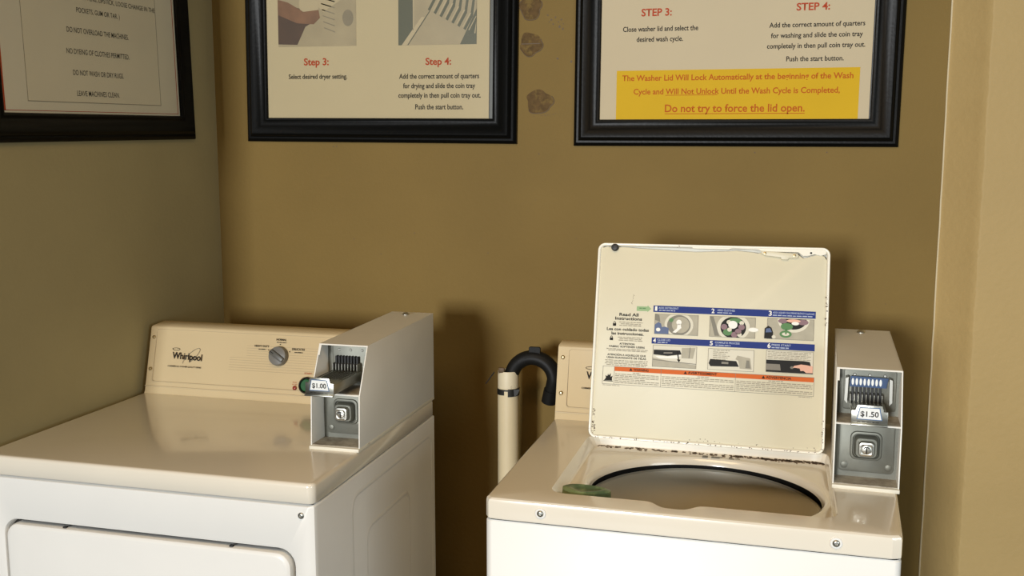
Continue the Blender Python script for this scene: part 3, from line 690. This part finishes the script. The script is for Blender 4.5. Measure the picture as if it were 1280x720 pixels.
text([("Read All", .1775, .2615, .0410, .0066), ("Instructions", .1772, .2530, .0575, .0066), ("Lea con cuidado todas", .1765, .2300, .0900, .0062), ("las instrucciones.", .1765, .2210, .0690, .0062)], M['ink'], lid, YL - .0004, bold=.026)
text([("ATTENTION", .1765, .2000, .0325, .0040), ("FABRIC SOFTENER USERS", .1765, .1938, .0760, .0040), ("ATENCIÓN A AQUELLOS QUE", .1765, .1760, .0820, .0040), ("USAN SUAVIZANTE DE TELAS", .1765, .1700, .0840, .0040)], M['ink'], lid, YL - .0004, bold=.024)
fine_print([(.157, .208, .2472), (.161, .204, .2437), (.158, .206, .2402), (.156, .208, .2150), (.160, .206, .2117), (.158, .209, .2084), (.133, .221, .1893), (.137, .219, .1862), (.131, .222, .1652), (.133, .221, .1618), (.131, .222, .1585), (.135, .219, .1552)], M['small_ink'], lid, YL - .0002, 'fine_print', .0018)
for cx, cz in ((.1475, .2425), (.1425, .2115)):
    lf('padlock_icon', [rect(cx - .0035, cx + .0035, cz - .003, cz + .0025)], 'ink')
    a_ = ell(cx, cz + .0025, .0027, .0042, 10, 0, PI); b_ = ell(cx, cz + .0025, .0015, .0028, 10, 0, PI)
    lf('padlock_icon', [a_ + b_[::-1]], 'ink')
# warning table
lf('warning_band', [rect(.1525, .5592, .1432, .1525)], 'orange', 1)
def line_frame(x0, x1, z0, z1, w=.0007): return [rect(x0, x1, z0, z0 + w), rect(x0, x1, z1 - w, z1), rect(x0, x0 + w, z0, z1), rect(x1 - w, x1, z0, z1)]
lf('table_line', line_frame(.1275, .5595, .1145, .1530) + [rect(.1520, .1527, .1145, .153), rect(.2510, .2517, .1145, .153), rect(.4040, .4047, .1145, .153)], 'grey_ink', 2)
text([("WARNING", .2090, .1455, .0320, .0052), ("AVERTISSEMENT", .3370, .1458, .0600, .0052), ("ADVERTENCIA", .4900, .1458, .0500, .0052)], M['ink'], lid, YL - .0006, 'warning_lettering', .026)
lf('warning_triangle', [[(x - .0035, .1452), (x + .0035, .1452), (x, .1512)] for x in (.1875, .3020, .4600)], 'ink', 3)
fine_print([(.192, .208, .1398)] + [(.1545, .2480 - (.03 if k == 3 else 0), .1362 - .0036 * k) for k in range(6)], M['small_ink'], lid, YL - .0002, 'fine_print', .0017)
fine_print([(.327, .352, .1400)] + [(.2535, .4010 - (.06 if k == 2 else 0), .1362 - .0036 * k) for k in range(6)], M['small_ink'], lid, YL - .0002, 'fine_print', .0017)
fine_print([(.470, .500, .1402)] + [(.4065, .5565 - (.05 if k == 3 else 0), .1362 - .0036 * k) for k in range(6)], M['small_ink'], lid, YL - .0002, 'fine_print', .0017)
fine_print([(.530, .556, .1118), (.129, .165, .1118)], M['small_ink'], lid, YL - .0002, 'fine_print', .0012)
lf('fire_icon', [[(.1310, .1225), (.1485, .1225), (.1480, .1275), (.1495, .1330), (.1450, .1300), (.1450, .1380), (.1410, .1330), (.1395, .1365), (.1375, .1310), (.1340, .1335), (.1350, .1275)], rect(.1300, .1500, .1205, .1220)], 'ink')
# the six little pictures
def pic(x0, x1, z0, z1, bg_='pic'):
    lf('picture', [rect(x0, x1, z0, z1)], bg_, 1); lf('picture_edge', line_frame(x0, x1, z0, z1, .0006), 'grey_ink', 6)
    return lambda u, v: (x0 + u * (x1 - x0), z0 + v * (z1 - z0))
def shp(P, pts_, m, lv): lf('picture_shape', [[P(u, v) for u, v in pts_]], m, lv)
def E(cx, cy, a, b_, n=28, c_=None): return [(max(0, min(1, u)), max(0, min(1, v))) for u, v in ell(cx, cy, a, b_, n)]
P = pic(.2330, .3240, .2262, .2690)
shp(P, E(.56, .50, .33, .60), 'pic2', 2); shp(P, E(.56, .48, .27, .50), 'pic3', 3); shp(P, E(.60, .50, .20, .40), 'pic', 4); shp(P, E(.56, .62, .06, .13), 'white_ink', 5)
shp(P, [(.53, .55), (.60, .55), (.62, .35), (.50, .10), (.42, .12), (.52, .32)], 'white_ink', 5); shp(P, E(.38, .72, .05, .10), 'pic_green', 5)
shp(P, [(0, .02), (.33, .02), (.33, .32), (.24, .38), (.17, .35), (.15, .52), (.09, .60), (.0, .45)], 'pic_blue', 5); shp(P, E(.09, .22, .05, .09), 'white_ink', 6); shp(P, [(0, 1), (.10, .95), (.13, .6), (0, .7)], 'pic3', 4)
P = pic(.3475, .4405, .2260, .2690)
shp(P, E(.52, .50, .36, .66), 'pic2', 2); shp(P, E(.52, .48, .28, .52), 'pic_dark', 3); shp(P, E(.40, .25, .10, .16), 'pic_green', 4); shp(P, E(.55, .82, .14, .13), 'pic_green', 4)
for u, v in ((.32, .50), (.70, .52), (.55, .14), (.63, .30)): shp(P, E(u, v, .07, .14), 'pic_purple', 5)
for u, v in ((.42, .74), (.70, .72), (.44, .38), (.66, .15)): shp(P, E(u, v, .05, .10), 'pic2', 5)
shp(P, E(.51, .62, .10, .19), 'white_ink', 6)
lf('picture_shape', [ell(.4365, .2440, .0115, .0050, 20)], 'pic2', 7); lf('picture_shape', [ell(.4365, .2440, .0100, .0038, 20)], 'white_ink', 8)
shp(P, [(.0, .98), (.08, .98), (.22, .05), (.12, .05)], 'pic3', 2)
P = pic(.4640, .5560, .2270, .2700)
shp(P, E(.56, .95, .34, .60), 'pic2', 2); shp(P, E(.56, .95, .28, .46), 'pic_dark', 3); shp(P, E(.33, .88, .10, .11), 'pic_purple', 4); shp(P, E(.76, .85, .12, .13), 'pic_purple', 4); shp(P, E(.56, .90, .15, .08), 'pic_skin', 5); shp(P, E(.60, .78, .08, .08), 'white_ink', 6)
shp(P, E(.42, .62, .13, .17), 'pic_green', 6); shp(P, E(.40, .26, .13, .17), 'pic_green', 4); shp(P, E(.40, .26, .08, .08), 'pic2', 5); shp(P, [(.38, .5), (.44, .5), (.42, .25), (.39, .25)], 'pic_green', 6)
lf('picture_shape', [[(.4585, .2275), (.4590, .2480), (.4660, .2540), (.4725, .2500), (.4760, .2400), (.4750, .2275)]], 'pic_dark', 7); lf('picture_shape', [[(.4610, .2400), (.4620, .2480), (.4700, .2490), (.4735, .2410)]], 'pic_blue', 8); lf('picture_shape', [ell(.4775, .2315, .0040, .0035, 14)], 'pic2', 8)
P = pic(.2320, .3235, .1572, .2030, 'pic2')
shp(P, [(0, .0), (1, .0), (1, .16), (.3, .32), (0, .42)], 'pic', 2); shp(P, [(.02, .56), (.02, .78), (.62, .80), (.66, .62), (.35, .52)], 'pic_dark', 3); shp(P, [(.25, .62), (.45, .64), (.45, .70), (.25, .68)], 'grey_ink', 4)
shp(P, [(.05, .50), (.35, .50), (.66, .60), (.55, .42), (.15, .40)], 'white_ink', 4); shp(P, [(.66, .45), (.92, .45), (.97, .95), (.66, .92)], 'pic', 3); shp(P, [(.82, .45), (.84, .45), (.86, .95), (.84, .95)], 'pic3', 4)
shp(P, [(.545, .78), (.575, .78), (.61, .38), (.64, .38), (.61, .25), (.56, .38), (.585, .38)], 'ink', 5); shp(P, [(0, .34), (1, .22), (1, .19), (0, .31)], 'pic3', 4)
P = pic(.3470, .4400, .1575, .2015, 'pic2')
shp(P, [(.02, .30), (.05, .50), (.62, .46), (.68, .20), (.06, .16)], 'pic_dark', 3); shp(P, [(.30, .30), (.45, .30), (.45, .40), (.30, .40)], 'grey_ink', 4); shp(P, [(.60, .55), (.64, .72), (.92, .62), (.96, .10), (.70, .12), (.66, .48)], 'pic', 3); shp(P, [(.82, .15), (.93, .15), (.90, .52), (.84, .52)], 'pic3', 4)
fine_print([(.357, .391 - .004 * (k % 3), .1975 - .0038 * k) for k in range(6)], M['small_ink'], lid, YL - .0006, 'fine_print', .0016)
P = pic(.4640, .5565, .1590, .2040, 'pic2')
shp(P, [(0, .02), (1, .02), (.93, .55), (.80, .58), (0, .56)], 'pic_dark', 3); shp(P, [(0, .10), (.32, .10), (.30, .38), (0, .38)], 'grey_ink', 4); shp(P, E(.555, .26, .035, .06), 'pic3', 5)
shp(P, [(.57, .24), (.60, .34), (.75, .42), (.86, .40), (1, .36), (1, .06), (.86, .05), (.80, .14), (.74, .12), (.72, .24), (.62, .26)], 'pic_skin', 5)
fine_print([(.467, .552 - .006 * (k % 2), .2000 - .0034 * k) for k in range(5)], M['small_ink'], lid, YL - .0006, 'fine_print', .0015)

coin_box(wa, .589, .7020, ZW, .217, .221, .262, 1.030, 1.125, 1.131, .655, '$1.50', .195, rot=-.040, label='white sheet-metal coin box with blue slot strip, tray nearly closed', blue=True)

# ------------------------------------------------------------------ standpipe and drain hose
PX, PY = .9075, -.15
sp_ = empty('standpipe', (PX, PY, 0)); tag(sp_, 'cream plastic standpipe with black tape near its top, between the machines', 'pipe')
MB().lathe([(.0275, 0), (.0275, .922), (.0238, .922), (.0238, .70), (0, .70)], n=32).build('pipe', M['pipe'], sp_)
MB().lathe([(.0270, .920), (.0272, .962), (.0262, .965), (.0240, .965), (.0236, .922), (.0262, .9205)], n=32).build('collar', M['pipe_top'], sp_)
def tape(a0, a1, z0, z1, skew):
    b = MB(); A = [a0 + (a1 - a0) * k / 12 for k in range(13)]
    o_ = []; 
    bmx = bmesh.new(); v = []
    for k, a in enumerate(A):
        e = skew * (k / 12)
        v.append([bmx.verts.new((r_ * math.cos(a), r_ * math.sin(a), z)) for r_, z in ((.0275, z0 + e), (.0288, z0 + e), (.0288, z1 + e * .3), (.0275, z1 + e * .3))])
    for p_, n_ in zip(v, v[1:]):
        for i in range(4): bmx.faces.new((p_[i], p_[(i + 1) % 4], n_[(i + 1) % 4], n_[i]))
    bmx.faces.new(v[0]); bmx.faces.new(v[-1][::-1]); bmesh.ops.recalc_face_normals(bmx, faces=bmx.faces)
    b._add(bmx); return b.build('tape', M['tape'], sp_)
tape(r2(170), r2(262), .903, .919, .002); tape(r2(282), r2(375), .901, .921, .0015); tape(r2(258), r2(285), .9155, .9195, 0)
MB().prism([(.020, .921), (.036, .922), (.030, .908), (.022, .902)], 'y', -.024, -.0232).build('tape', M['tape'], sp_, False)
dh = empty('drain_hose', (PX, PY, .96)); tag(dh, 'black rubber drain hose arching from the standpipe to behind the washer console', 'hose')
path = [(-.000, 0, -.10), (.000, 0, -.04)]
cx_, cz_, ra = .0590, -.022, .054
for k in range(0, 21):
    a = PI - (PI * .98) * k / 20; path.append((cx_ + ra * math.cos(a) * 1.02, -.004 * k / 20, cz_ + ra * math.sin(a)))
for k in range(1, 8): path.append((.1135 - .0022 * k, -.004 + .002 * k, cz_ - .0085 * k))
path = [(p[0] + .0062 if i_ > 3 else .0045, p[1], p[2] + .008) for i_, p in enumerate(path)]
MB().tube(path, .0172, 20).build('hose', M['hose'], dh)
b = MB()
bp_ = [( cx_ + .0065 + (ra + .002) * math.cos(a) * 1.02, 0, cz_ + .008 + (ra + .002) * math.sin(a)) for a in [PI - .25 - (PI * .9) * k / 20 for k in range(20)]]
b.tube(bp_, .0183, 20)
b.prism(rrect(.056, .086, .046, .071, .004, 3), 'y', -.010, -.004, .001, 1)
b.tube(path[-5:], .0195, 18)
b.build('hose_bracket', M['hose'], dh)
MB().tube([(-.030, -.026, .004), (-.040, -.028, -.010), (-.052, -.028, -.027)], .0016, 6).build('zip_tie', M['black'], dh)
MB().box(-.020, -.004, -.026, -.018, .002, .016, .003).build('putty', M['stain_d'], dh)
